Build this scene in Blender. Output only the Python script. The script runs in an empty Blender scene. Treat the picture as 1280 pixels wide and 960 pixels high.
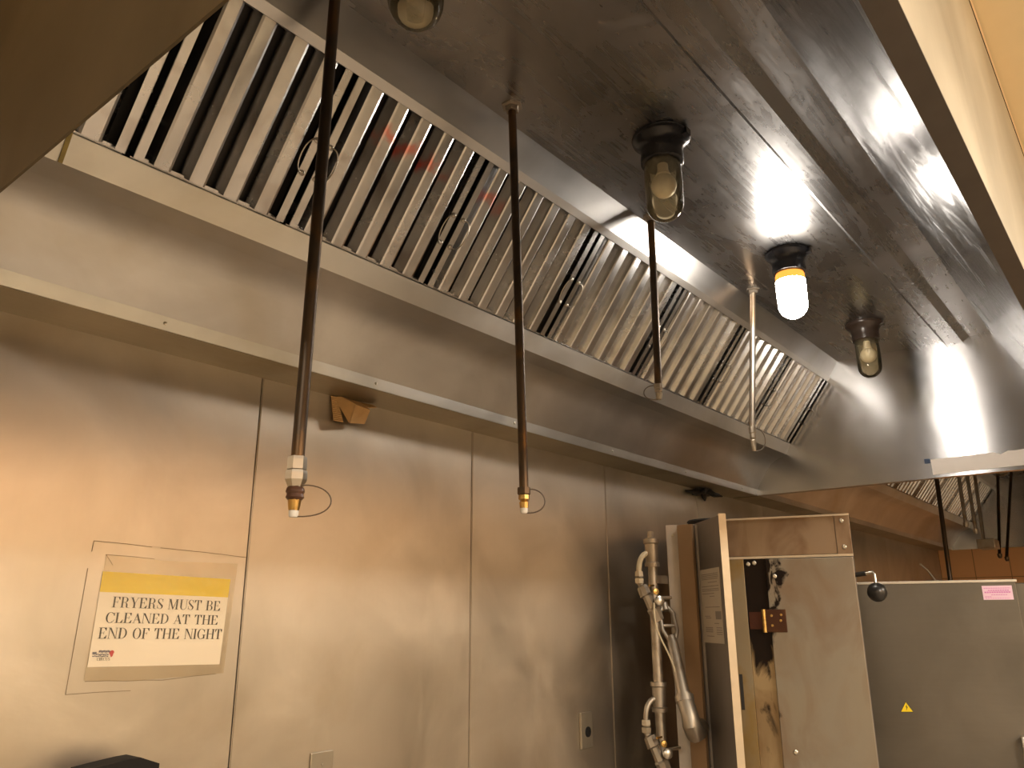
import bpy, bmesh, math, random
from mathutils import Vector, Matrix
random.seed(7)
S = bpy.context.scene
COL = S.collection
# ------------------------------------------------------------------ camera, world, lights, exposure
CAM = Vector((0, 0, 1.45))
yaw, pitch, roll, FPX = .88938, .28534, -.00405, 994.2
fw = Vector((math.sin(yaw)*math.cos(pitch), math.cos(yaw)*math.cos(pitch), math.sin(pitch)))
rt = Vector((math.cos(yaw), -math.sin(yaw), 0)); up = rt.cross(fw)
r2 = rt*math.cos(roll)+up*math.sin(roll); u2 = up*math.cos(roll)-rt*math.sin(roll)
cam = bpy.data.cameras.new('camera'); co = bpy.data.objects.new('camera', cam); COL.objects.link(co)
cam.sensor_width = 36; cam.sensor_fit = 'HORIZONTAL'; cam.lens = FPX/1280*36; cam.clip_start = .02
co.matrix_world = Matrix.Translation(CAM) @ Matrix((r2, u2, -fw)).transposed().to_4x4()
S.camera = co
vs = S.view_settings
vs.view_transform = 'Standard'; vs.look = 'None'; vs.gamma = 1; vs.use_curve_mapping = False
vs.exposure = 0.18
w = bpy.data.worlds.new('world'); S.world = w; w.use_nodes = True
w.node_tree.nodes['Background'].inputs[0].default_value = (.9, .72, .5, 1)
w.node_tree.nodes['Background'].inputs[1].default_value = .02
def area(name, loc, rot, sx, sy, power, col):
    l = bpy.data.lights.new(name, 'AREA'); l.shape = 'RECTANGLE'; l.size = sx; l.size_y = sy
    l.energy = power; l.color = col
    o = bpy.data.objects.new(name, l); COL.objects.link(o); o.location = loc; o.rotation_euler = rot
    return o
# fluorescent troffers in the kitchen ceiling over the aisle, plus an added far fill
area('ceiling_and_fill_light', (1.0, -1.95, 2.73), (0, 0, 0), 1.2, .6, 145, (1, .925, .80))
area('ceiling_and_fill_light', (3.4, -1.95, 2.73), (0, 0, 0), 1.2, .6, 85, (1, .915, .78))
area('ceiling_and_fill_light', (-1.6, -.6, 2.73), (0, 0, 0), .6, 1.2, 70, (1, .93, .81))
area('ceiling_and_fill_light', (8.3, -.6, 2.73), (0, 0, 0), .6, .6, 40, (1, .80, .5))  # added with no known fixture, to brighten the orange end wall
LAMP_EMIT = 98

# ------------------------------------------------------------------ helpers
def tag(o, label=None, cat=None, group=None, kind=None):
    if label: o['label'] = label
    if cat: o['category'] = cat
    if group: o['group'] = group
    if kind: o['kind'] = kind
    return o
def thing(name, label, cat, loc=(0, 0, 0), rz=0, group=None):
    o = bpy.data.objects.new(name, None); COL.objects.link(o); o.empty_display_size = .05
    o.location = loc; o.rotation_euler = (0, 0, rz)
    return tag(o, label, cat, group)
def root_loc(o):
    while o.parent: o = o.parent
    return o
def obj(name, bm, mat, parent=None, smooth=False, local=False, label=None, bevel=0):
    """link a bmesh as one mesh object; coordinates are world ones unless local (then in the thing's own frame)"""
    bmesh.ops.recalc_face_normals(bm, faces=bm.faces)
    if parent and not local:
        L = root_loc(parent).location
        bmesh.ops.translate(bm, vec=-L, verts=bm.verts)
    me = bpy.data.meshes.new(name); bm.to_mesh(me); bm.free()
    if smooth:
        for p in me.polygons: p.use_smooth = True
    o = bpy.data.objects.new(name, me); COL.objects.link(o)
    for m in (mat if isinstance(mat, (list, tuple)) else [mat]): me.materials.append(m)
    if parent: o.parent = parent
    if label: o['label'] = label
    if smooth:
        md = o.modifiers.new('edge', 'EDGE_SPLIT'); md.split_angle = math.radians(40)
    if bevel:
        md = o.modifiers.new('bevel', 'BEVEL'); md.width = bevel; md.segments = 2; md.limit_method = 'ANGLE'
    return o
def struct(name, bm, mat, **k):
    return tag(obj(name, bm, mat, **k), kind='structure')
def B(): return bmesh.new()
def box(bm, lo, hi, mi=0):
    x0, y0, z0 = lo; x1, y1, z1 = hi
    v = [bm.verts.new(p) for p in ((x0,y0,z0),(x1,y0,z0),(x1,y1,z0),(x0,y1,z0),(x0,y0,z1),(x1,y0,z1),(x1,y1,z1),(x0,y1,z1))]
    for f in ((0,3,2,1),(4,5,6,7),(0,1,5,4),(1,2,6,5),(2,3,7,6),(3,0,4,7)):
        bm.faces.new([v[i] for i in f]).material_index = mi
    return bm
def loft(bm, rings, caps=True, closed=True, mi=0):
    R = [[bm.verts.new(p) for p in r] for r in rings]
    n = len(R[0])
    for a, b in zip(R, R[1:]):
        for i in range(n if closed else n-1):
            j = (i+1) % n
            bm.faces.new((a[i], a[j], b[j], b[i])).material_index = mi
    if caps and closed:
        bm.faces.new(R[0][::-1]).material_index = mi; bm.faces.new(R[-1]).material_index = mi
    return bm
def prism_x(bm, poly, x0, x1):            # poly in (y,z)
    return loft(bm, [[(x, y, z) for y, z in poly] for x in (x0, x1)])
def prism_z(bm, poly, z0, z1):
    return loft(bm, [[(x, y, z) for x, y in poly] for z in (z0, z1)])
def sheet(pts, t):                        # thick polyline, offset to the left of travel
    n = len(pts); off = []
    for i in range(n):
        a = Vector(pts[max(i-1, 0)]); b = Vector(pts[min(i+1, n-1)])
        if 0 < i < n-1:
            d1 = (Vector(pts[i])-a).normalized(); d2 = (b-Vector(pts[i])).normalized()
            n1 = Vector((-d1.y, d1.x)); n2 = Vector((-d2.y, d2.x)); m = (n1+n2).normalized(); m /= max(m.dot(n1), .3)
        else:
            d = (b-a).normalized(); m = Vector((-d.y, d.x))
        off.append(tuple(Vector(pts[i])+m*t))
    return list(pts)+off[::-1]
def frame(d):
    d = Vector(d).normalized(); a = Vector((0, 0, 1)) if abs(d.z) < .9 else Vector((1, 0, 0))
    u = d.cross(a).normalized(); return u, d.cross(u).normalized()
def tube(bm, pts, r, seg=10, caps=True, radii=None):
    pts = [Vector(p) for p in pts]; rings = []
    u = None
    for i, p in enumerate(pts):
        d = (pts[min(i+1, len(pts)-1)]-pts[max(i-1, 0)]).normalized()
        if u is None: u, v = frame(d)
        else:
            u = (u-d*u.dot(d)).normalized(); v = d.cross(u)
        rr = radii[i] if radii else r
        rings.append([p+(u*math.cos(2*math.pi*k/seg)+v*math.sin(2*math.pi*k/seg))*rr for k in range(seg)])
    return loft(bm, rings, caps)
def lathe(bm, prof, c, seg=28, axis=None, caps=False):   # prof (r, h) along axis from c
    a = Vector(axis or (0, 0, 1)).normalized(); u, v = frame(a); c = Vector(c)
    rings = [[c+a*h+(u*math.cos(2*math.pi*k/seg)+v*math.sin(2*math.pi*k/seg))*max(r, .0002) for k in range(seg)] for r, h in prof]
    return loft(bm, rings, caps)
def bez(p0, p1, p2, p3, n=16):
    p0, p1, p2, p3 = map(Vector, (p0, p1, p2, p3)); out = []
    for i in range(n+1):
        t = i/n; out.append(p0*(1-t)**3+p1*3*t*(1-t)**2+p2*3*t*t*(1-t)+p3*t**3)
    return out

# ------------------------------------------------------------------ materials
def lin(c): return tuple(((x/255+.055)/1.055)**2.4 if x/255 > .04045 else x/255/12.92 for x in c)
def nt(name):
    m = bpy.data.materials.new(name); m.use_nodes = True; t = m.node_tree
    return m, t, t.nodes['Principled BSDF']
def N(t, kind, **k):
    n = t.nodes.new(kind)
    for a, v in k.items():
        if a in n.inputs: n.inputs[a].default_value = v
        else: setattr(n, a, v)
    return n
def ramp(t, src, stops):
    r = t.nodes.new('ShaderNodeValToRGB'); e = r.color_ramp.elements
    while len(e) > 1: e.remove(e[-1])
    for i, (p, c) in enumerate(stops):
        x = e[0] if i == 0 else e.new(p)
        x.position = p; x.color = (*c, 1) if len(c) == 3 else c
    t.links.new(src, r.inputs[0]); return r.outputs[0]
def noise(t, scale, vec=(1, 1, 1), detail=3, dist=0):
    tc = t.nodes.new('ShaderNodeTexCoord'); mp = t.nodes.new('ShaderNodeMapping')
    mp.inputs['Scale'].default_value = vec; t.links.new(tc.outputs['Object'], mp.inputs[0])
    n = N(t, 'ShaderNodeTexNoise'); n.inputs['Scale'].default_value = scale; n.inputs['Detail'].default_value = detail
    n.inputs['Distortion'].default_value = dist
    t.links.new(mp.outputs[0], n.inputs['Vector']); return n.outputs['Fac']
def mix(t, f, a, b):
    m = t.nodes.new('ShaderNodeMix'); m.data_type = 'RGBA'
    for i, v in ((0, f), (6, a), (7, b)):
        if isinstance(v, bpy.types.NodeSocket): t.links.new(v, m.inputs[i])
        else: m.inputs[i].default_value = v if i == 0 else (*v, 1)
    return m.outputs[2]
g = lambda v: (v, v, v)
def steel(name, base, rough=.3, var=.12, brush=(1, 40, 40), stain=None, stain_amt=.5, bump=.04, metal=1.0, wob=.25, stain_scale=2.2, dark=.7, aniso=None, smear=0, an=.7, bamt=.12):
    m, t, p = nt(name)
    if aniso is not None:
        tg = t.nodes.new('ShaderNodeTangent'); tg.direction_type = 'RADIAL'; tg.axis = 'Z'
        t.links.new(tg.outputs[0], p.inputs['Tangent']); p.inputs['Anisotropic'].default_value = an; p.inputs['Anisotropic Rotation'].default_value = aniso
    n1 = noise(t, 3.0, brush, 4); n2 = noise(t, 2.6, (1, 1, 1), 5, .6); n3 = noise(t, 30, (1, 1, 1), 4)
    # colour: faint cloudiness, optional grease stain
    c = mix(t, ramp(t, n2, [(.3, g(0)), (.7, g(1))]), tuple(x*dark for x in base), base)
    if stain:
        ns = noise(t, stain_scale, (1, 1, 1), 6, .8)
        c = mix(t, ramp(t, ns, [(.5, g(0)), (.72, g(stain_amt))]), c, stain)
    t.links.new(c, p.inputs['Base Color'])
    p.inputs['Metallic'].default_value = metal
    a = t.nodes.new('ShaderNodeMath'); a.operation = 'MULTIPLY_ADD'
    t.links.new(n2, a.inputs[0]); a.inputs[1].default_value = var*2; a.inputs[2].default_value = rough-var
    b = t.nodes.new('ShaderNodeMath'); b.operation = 'MULTIPLY_ADD'
    t.links.new(n1, b.inputs[0]); b.inputs[1].default_value = bamt; t.links.new(a.outputs[0], b.inputs[2])
    rs = b.outputs[0]
    if smear:
        # dried wipe marks: swirling streaks that are slightly rougher and paler
        s1 = noise(t, 2.4, (1, 2.0, 1.5), 6, 2.2)
        sm = ramp(t, s1, [(.46, g(0)), (.56, g(.35)), (.60, g(.1)), (.72, g(1))])
        q = t.nodes.new('ShaderNodeMath'); q.operation = 'MULTIPLY_ADD'
        t.links.new(sm, q.inputs[0]); q.inputs[1].default_value = smear; t.links.new(rs, q.inputs[2]); rs = q.outputs[0]
    t.links.new(rs, p.inputs['Roughness'])
    b1 = N(t, 'ShaderNodeBump'); b1.inputs['Strength'].default_value = bump; b1.inputs['Distance'].default_value = .002
    t.links.new(n1, b1.inputs['Height'])
    b2 = N(t, 'ShaderNodeBump'); b2.inputs['Strength'].default_value = wob; b2.inputs['Distance'].default_value = .012
    t.links.new(n2, b2.inputs['Height']); t.links.new(b1.outputs[0], b2.inputs['Normal'])
    t.links.new(b2.outputs[0], p.inputs['Normal'])
    return m
def plain(name, c, rough=.5, metal=0, spec=.5, var=.15, scale=20):
    m, t, p = nt(name)
    n = noise(t, scale, (1, 1, 1), 4)
    cc = mix(t, n, tuple(x*(1-var) for x in c), tuple(min(1, x*(1+var)) for x in c))
    t.links.new(cc, p.inputs['Base Color']); p.inputs['Roughness'].default_value = rough; p.inputs['Metallic'].default_value = metal
    p.inputs['Specular IOR Level'].default_value = spec
    return m
def emit(name, c, s):
    m, t, p = nt(name); p.inputs['Base Color'].default_value = (*c, 1)
    p.inputs['Emission Color'].default_value = (*c, 1); p.inputs['Emission Strength'].default_value = s
    return m
yel = (.30, .22, .05)
M = {}
M['hood'] = steel('hood_steel', (.56, .555, .55), .27, .08, (1, 40, 40), yel, .15)
M['hood_back'] = steel('hood_back_steel', (.66, .65, .63), .34, .08, (1, 60, 60), yel, .25, smear=.08, bump=.02)
M['hood_ceiling'] = steel('hood_ceiling_steel', (.50, .50, .51), .21, .06, (1, 30, 30), (.30, .25, .18), .35, bump=0, smear=.13, wob=.12)
M['hood_end'] = steel('hood_end_steel', (.52, .52, .53), .20, .05, (40, 1, 40), None, bump=.0, bamt=.02, aniso=.25, an=.75, wob=.10, dark=.85)
M['hood_front'] = steel('hood_front_steel', (.29, .30, .32), .12, .05, (30, 30, 2), None, bump=.10, smear=.22)
M['hood_outer'] = steel('hood_outer_steel', (.56, .53, .44), .42, .1, (40, 40, 1), None, metal=.8)
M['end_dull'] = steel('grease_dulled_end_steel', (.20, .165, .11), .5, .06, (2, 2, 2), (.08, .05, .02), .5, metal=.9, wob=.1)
M['flange'] = plain('dull_flange_steel', (.16, .145, .13), .5, .8)
M['wall'] = steel('wall_panel_steel', (.64, .58, .50), .36, .09, (40, 40, 1.2), (.34, .24, .10), .25, bump=.03, wob=.2, aniso=0, smear=.035)
M['baffle'] = steel('baffle_steel', (.60, .60, .60), .20, .08, (8, 8, 8), (.14, .08, .04), .3, bump=.06, stain_scale=12, wob=.2)
M['baffle_red'] = M['baffle'].copy(); _t = M['baffle_red'].node_tree; _p = _t.nodes['Principled BSDF']; _src = _p.inputs['Base Color'].links[0].from_socket
_tc = _t.nodes.new('ShaderNodeTexCoord'); _sp = _t.nodes.new('ShaderNodeSeparateXYZ'); _t.links.new(_tc.outputs['Object'], _sp.inputs[0])
_n = noise(_t, 40, (1, 1, 1), 3)
_d = _t.nodes.new('ShaderNodeMath'); _d.operation = 'SUBTRACT'; _t.links.new(_sp.outputs[2], _d.inputs[0]); _d.inputs[1].default_value = .235
_a = _t.nodes.new('ShaderNodeMath'); _a.operation = 'ABSOLUTE'; _t.links.new(_d.outputs[0], _a.inputs[0])
_m = _t.nodes.new('ShaderNodeMath'); _m.operation = 'MULTIPLY_ADD'; _t.links.new(_a.outputs[0], _m.inputs[0]); _m.inputs[1].default_value = -14; _t.links.new(_n, _m.inputs[2])
_t.links.new(mix(_t, ramp(_t, _m.outputs[0], [(.25, g(0)), (.55, g(.55))]), _src, (.75, .10, .04)), _p.inputs['Base Color'])
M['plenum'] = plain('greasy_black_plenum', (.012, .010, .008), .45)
M['grime_and_shade'] = plain('black_grime_and_gap_shade', (.015, .012, .01), .6)
M['pipe_dark'] = steel('brown_and_shaded_pipe', (.10, .075, .055), .42, .08, (1, 1, 1), (.2, .1, .03), .6, stain_scale=8)  # on the near pipes this colour also holds their backlit, shaded side
M['pipe_light'] = steel('pale_and_lit_pipe', (.46, .40, .33), .38, .08, (1, 1, 1), (.30, .15, .03), .7, stain_scale=7)  # paler copy; on the fourth near pipe it holds the lamp's light
M['nickel'] = steel('nickel_fitting', (.75, .70, .60), .3, .08, bump=.02)
M['brass'] = steel('brass_nozzle', (.65, .42, .14), .32, .1, stain=(.12, .05, .02), stain_scale=60, bump=.02)
M['crud'] = plain('baked_brown_grease', (.07, .03, .015), .4, var=.5, scale=90)
M['rust'] = plain('rusty_rear_baffle', (.30, .12, .03), .6, var=.8, scale=25)
M['cap'] = plain('white_rubber_cap', (.62, .60, .55), .6)
M['cord'] = plain('thin_cord', (.09, .065, .045), .5)
M['porcelain'] = plain('black_lamp_base', (.014, .014, .017), .22)
M['base_brown'] = plain('dark_brown_lamp_base', (.045, .03, .022), .3)
M['bulb'] = plain('frosted_bulb', (.92, .84, .76), .35)
M['wire'] = steel('wire_handle', (.55, .5, .43), .3, .05)
def glass(name, tint, amt):
    m, t, p = nt(name); t.nodes.remove(p)
    out = t.nodes['Material Output']
    tr = N(t, 'ShaderNodeBsdfTransparent'); tr.inputs[0].default_value = (*tint, 1)
    gl = N(t, 'ShaderNodeBsdfGlossy'); gl.inputs['Roughness'].default_value = .06
    df = N(t, 'ShaderNodeBsdfDiffuse'); df.inputs[0].default_value = (.55, .48, .30, 1)
    fr = N(t, 'ShaderNodeFresnel'); fr.inputs[0].default_value = 1.38
    m1 = t.nodes.new('ShaderNodeMixShader'); m2 = t.nodes.new('ShaderNodeMixShader')
    f = ramp(t, noise(t, 14, (1, 1, 1), 4), [(.35, g(amt*.5)), (.75, g(min(1, amt*2)))])
    t.links.new(f, m1.inputs[0]); t.links.new(tr.outputs[0], m1.inputs[1]); t.links.new(df.outputs[0], m1.inputs[2])
    t.links.new(fr.outputs[0], m2.inputs[0]); t.links.new(m1.outputs[0], m2.inputs[1]); t.links.new(gl.outputs[0], m2.inputs[2])
    t.links.new(m2.outputs[0], out.inputs[0]); return m
M['globe'] = glass('dusty_glass', (.96, .93, .80), .16)
M['globe_clear'] = glass('brownish_glass', (.90, .84, .68), .08)
M['lit'] = emit('lit_lamp_glass', (1, .90, .78), LAMP_EMIT)
M['lit_amber'] = emit('amber_stained_lit_glass', (1, .36, .05), 1.3)
M['white'] = plain('sign_paper', (.93, .86, .76), .5, var=.02)
M['yellow'] = plain('sign_yellow', (.88, .66, .01), .45, var=.05)
M['ink'] = plain('ink', (.012, .01, .012), .6)
M['red'] = plain('red_ink', (.6, .04, .05), .6)
M['navy'] = plain('navy_ink', (.03, .03, .12), .6)
def film():
    m, t, p = nt('clear_plastic_film'); t.nodes.remove(p); out = t.nodes['Material Output']
    tr = N(t, 'ShaderNodeBsdfTransparent'); tr.inputs[0].default_value = (.95, .93, .89, 1)
    gl = N(t, 'ShaderNodeBsdfGlossy'); gl.inputs['Roughness'].default_value = .15
    b = N(t, 'ShaderNodeBump'); b.inputs['Strength'].default_value = .5; b.inputs['Distance'].default_value = .004
    t.links.new(noise(t, 25, (1, 1, 1), 3), b.inputs['Height']); t.links.new(b.outputs[0], gl.inputs['Normal'])
    m1 = t.nodes.new('ShaderNodeMixShader'); m1.inputs[0].default_value = .05
    t.links.new(tr.outputs[0], m1.inputs[1]); t.links.new(gl.outputs[0], m1.inputs[2]); t.links.new(m1.outputs[0], out.inputs[0])
    return m
M['film'] = film()
M['tape_edge'] = plain('dirty_tape_residue', (.22, .17, .11), .6)
M['plate'] = plain('outlet_plate', (.38, .33, .25), .4, .75)
M['cardboard'] = plain('brown_cardboard', (.42, .25, .10), .8, var=.3, scale=30)
M['seam'] = plain('seam_shadow_gap', (.02, .015, .01), .7)
M['oven_grey'] = steel('grey_oven_steel', (.30, .27, .24), .45, .06, (30, 30, 1), None, metal=.85)
M['oven_edge'] = plain('worn_pale_edge', (.50, .41, .29), .45, .4)
M['oven_brown'] = plain('heat_browned_panel', (.30, .19, .10), .55, .3, var=.35, scale=4)
M['cabinet'] = steel('dull_cabinet_steel', (.17, .15, .12), .45, .07, (2, 2, 30), None, metal=.85)
M['iron'] = steel('galvanised_gas_pipe', (.50, .44, .36), .42, .1, (1, 1, 1), (.12, .07, .03), .5, stain_scale=10)
M['hose'] = plain('pale_tube', (.6, .52, .36), .4)
M['black'] = plain('black_plastic', (.015, .014, .013), .3)
M['tape_white'] = plain('white_plastic_strip', (.92, .88, .85), .35, var=.04)
M['blue'] = plain('navy_tag', (.02, .05, .13), .5)
M['pink'] = plain('pink_ink', (.62, .22, .5), .5)
M['reflected_dark'] = plain('dark_reflected_grey', (.10, .09, .08), .5)

def tile(name, c1, c2, mortar, sx, sy, ax):
    m, t, p = nt(name)
    tc = t.nodes.new('ShaderNodeTexCoord'); sp = t.nodes.new('ShaderNodeSeparateXYZ'); cb = t.nodes.new('ShaderNodeCombineXYZ')
    t.links.new(tc.outputs['Object'], sp.inputs[0]); t.links.new(sp.outputs[ax[0]], cb.inputs[0]); t.links.new(sp.outputs[ax[1]], cb.inputs[1])
    b = N(t, 'ShaderNodeTexBrick'); b.offset = 0
    b.inputs['Color1'].default_value = (*c1, 1); b.inputs['Color2'].default_value = (*c2, 1); b.inputs['Mortar'].default_value = (*mortar, 1)
    b.inputs['Scale'].default_value = 1; b.inputs['Brick Width'].default_value = sx; b.inputs['Row Height'].default_value = sy; b.inputs['Mortar Size'].default_value = .004
    t.links.new(cb.outputs[0], b.inputs[0]); t.links.new(b.outputs[0], p.inputs['Base Color']); p.inputs['Roughness'].default_value = .4
    return m
M['quarry'] = tile('red_quarry_tile', (.26, .21, .16), (.30, .24, .18), (.1, .08, .06), .15, .15, (0, 1))
M['orange_y'] = tile('orange_wall_tile', (.74, .40, .18), (.80, .45, .22), (.35, .18, .08), .30, .30, (1, 2))
M['orange_x'] = tile('orange_wall_tile_long', (.66, .38, .19), (.72, .43, .22), (.35, .18, .08), .30, .30, (0, 2))
M['paint'] = plain('cream_wall_paint', (.70, .58, .40), .6, var=.04)
M['ceiling'] = plain('cream_ceiling', (.80, .70, .48), .7, var=.03)

# ------------------------------------------------------------------ room shell
YW, ZS, ZC = 1.8, 2.067, 2.71
X0, X1, X2, X3 = .345, 4.095, 4.13, 8.86
RX, RY0, RH = 8.95, -2.6, 2.76
struct('floor', box(B(), (-3, -5.6, -.05), (RX, YW+.05, 0)), M['quarry'])
bm = box(B(), (-3.05, -5.65, RH), (RX+.05, YW+.05, RH+.06)); struct('ceiling', bm, M['ceiling'])
bm = B()
seams = [-1.30, -.46, .36, 1.161-.0, 1.999, 2.836, 3.683, 4.53, 5.37, 6.21, 7.05, 7.89, 8.73]
e = [-3.0]+seams+[RX]
for a, b in zip(e, e[1:]): box(bm, (a+.0018, YW, 0), (b-.0018, YW+.012, RH))
struct('wall_back', bm, M['wall'])
struct('wall_back_substrate', box(B(), (-3, YW+.012, 0), (RX, YW+.06, RH)), M['seam'])
bm = box(B(), (-3, RY0-.05, 0), (4.6, RY0, RH)); struct('wall_front', bm, M['paint'])
struct('wall_front_tiles', box(B(), (-3, RY0, 2.0), (4.6, RY0+.012, RH)), M['orange_x'])
struct('wall_front_unseen_dark', box(B(), (4.6, -5.6, 0), (RX, -5.55, RH)), M['reflected_dark'])  # unseen recess walls, shaped dark so the steel back wall reflects dark
struct('wall_recess_unseen_dark', box(B(), (4.6, -5.6, 0), (4.65, RY0, RH)), M['reflected_dark'])
struct('wall_left', box(B(), (-3.05, RY0-.05, 0), (-3, YW+.05, RH)), M['paint'])
struct('wall_right', box(B(), (RX, -.2, 0), (RX+.05, YW+.05, RH)), M['orange_y'])
struct('wall_right_unseen_dark', box(B(), (RX, -5.6, 0), (RX+.05, -.2, RH)), M['reflected_dark'])  # unseen stretch coloured dark to darken the reflection low on the steel wall
# raised edge beads on the right of each wall seam
for i, s in enumerate([1.161, 1.999, 2.836, 3.683]):
    bm = B(); box(bm, (s+.004, YW-.0025, 0), (s+.016, YW, ZS-.002)); struct('trim_%d' % (i+1), bm, M['wall'])

# ------------------------------------------------------------------ exhaust hoods
BP = [(1.651, ZS), (1.645, ZS+.030), (1.597, 2.170), (1.580, 2.196), (1.562, 2.218), (1.535, 2.238), (1.515, 2.248)]          # back panel from the lip up
TR = [(1.515, 2.248), (1.471, 2.264), (1.444, 2.316), (1.452, 2.322)]   # grease trough
UB = [(1.205, 2.634), (1.211, 2.626), (1.157, ZC)]             # strip above the filters
def hood(name, xa, xb, label):
    h = thing(name, label, 'hood', ((xa+xb)/2, .9, ZS))
    prof = [(.117, ZS), (.147, ZS), (.465, ZC), (.551, ZC), (.583, ZC-.022), (.650, ZC-.022), (.668, ZC), (1.157, ZC)]
    inner = BP+TR[1:3]+UB[1:]
    # end panels: the whole cross-section
    poly = [(.117, ZS), (1.651, ZS), (1.651, ZC+.03), (.117, ZC+.03)]
    def end(x, t, lip):
        bm = prism_x(B(), poly, x, x+t)
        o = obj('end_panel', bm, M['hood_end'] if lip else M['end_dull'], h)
        if lip: obj('bottom_lip', box(B(), (x-.014, .15, ZS-.004), (x+t, 1.648, ZS+.004)), M['hood_end'], h)
        return o
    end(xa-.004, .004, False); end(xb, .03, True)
    obj('back_panel', prism_x(B(), sheet(BP, -.004), xa, xb), M['hood_back'], h, True).modifiers['edge'].split_angle = math.radians(17)
    obj('soffit_panel', box(B(), (xa, 1.655, ZS-.001), (xb, YW, ZS+.003)), M['flange_back'], h)
    obj('grease_trough', prism_x(B(), sheet(TR, -.003), xa, xb), M['hood_back'], h)
    obj('upper_baffle', prism_x(B(), sheet(UB, -.004), xa, xb), M['hood'], h)
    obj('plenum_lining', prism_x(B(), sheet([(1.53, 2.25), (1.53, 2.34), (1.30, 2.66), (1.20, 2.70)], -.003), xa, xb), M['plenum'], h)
    bm = prism_x(B(), [(.665, ZC), (1.157, ZC), (1.157, ZC+.004), (.665, ZC+.004)], xa, xb)
    prism_x(bm, [(.463, ZC), (.553, ZC), (.553, ZC+.004), (.463, ZC+.004)], xa, xb)
    obj('ceiling_plate', bm, M['hood_ceiling'], h)
    obj('ceiling_channel', prism_x(B(), sheet([(.551, ZC), (.583, ZC-.022), (.650, ZC-.022), (.668, ZC)], .003), xa, xb), M['hood_ceiling'], h)
    obj('front_slope', prism_x(B(), sheet([(.147, ZS+.004), (.465, ZC)], .004), xa, xb), M['hood_front'], h)
    obj('front_fascia', box(B(), (xa-.004, .117, ZS+.003), (xb+.03, .121, 2.655)), M['hood_outer'], h)
    obj('bottom_flange', box(B(), (xa-.004, .117, ZS), (xb+.03, .149, ZS+.003)), M['flange'], h)
    obj('top_cover', box(B(), (xa, .122, ZC+.032), (xb, YW, ZC+.036)), M['hood'], h)
    # rivets along the lip
    for k in range(int((xb-xa)/.62)):
        x = xa+.46+k*.62
        lathe_b = lathe(B(), [(.0045, 0), (.0045, .0015), (.002, .003), (0, .003)], (x, 1.648, ZS+.015), 10, (0, -1, .2))
        obj('rivet', lathe_b, M['nickel'], h, True)
    return h
M['flange_back'] = steel('soffit_steel', (.42, .37, .28), .45, .06, (1, 30, 30), (.2, .14, .04), .4, metal=.9)
H1 = hood('exhaust_hood', X0, X1, 'large near stainless steel exhaust hood with sloped filter bank and bulb lamps')
H2 = hood('exhaust_hood', X2, X3, 'far stainless exhaust hood seen below the end panel of the near hood')
# closure panel above the hood front and the open slit
bm = B(); box(bm, (-3, .121, 2.66), (RX, .126, 2.757)); struct('trim_5', bm, M['paint'])
bm = B(); box(bm, (1.50, .1195, 2.700), (2.55, .1212, 2.704)); struct('trim_6', bm, M['seam'])
# caulked joint across the trough near its left end
bm = B()
prism_x(bm, [(1.4405, 2.3165), (1.4432, 2.3165), (1.4705, 2.2635), (1.4678, 2.2625)], .478, .486)
obj('caulk_joint', bm, plain('yellow_grease_caulk', (.30, .22, .05), .5, var=.5, scale=60), H1)

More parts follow.
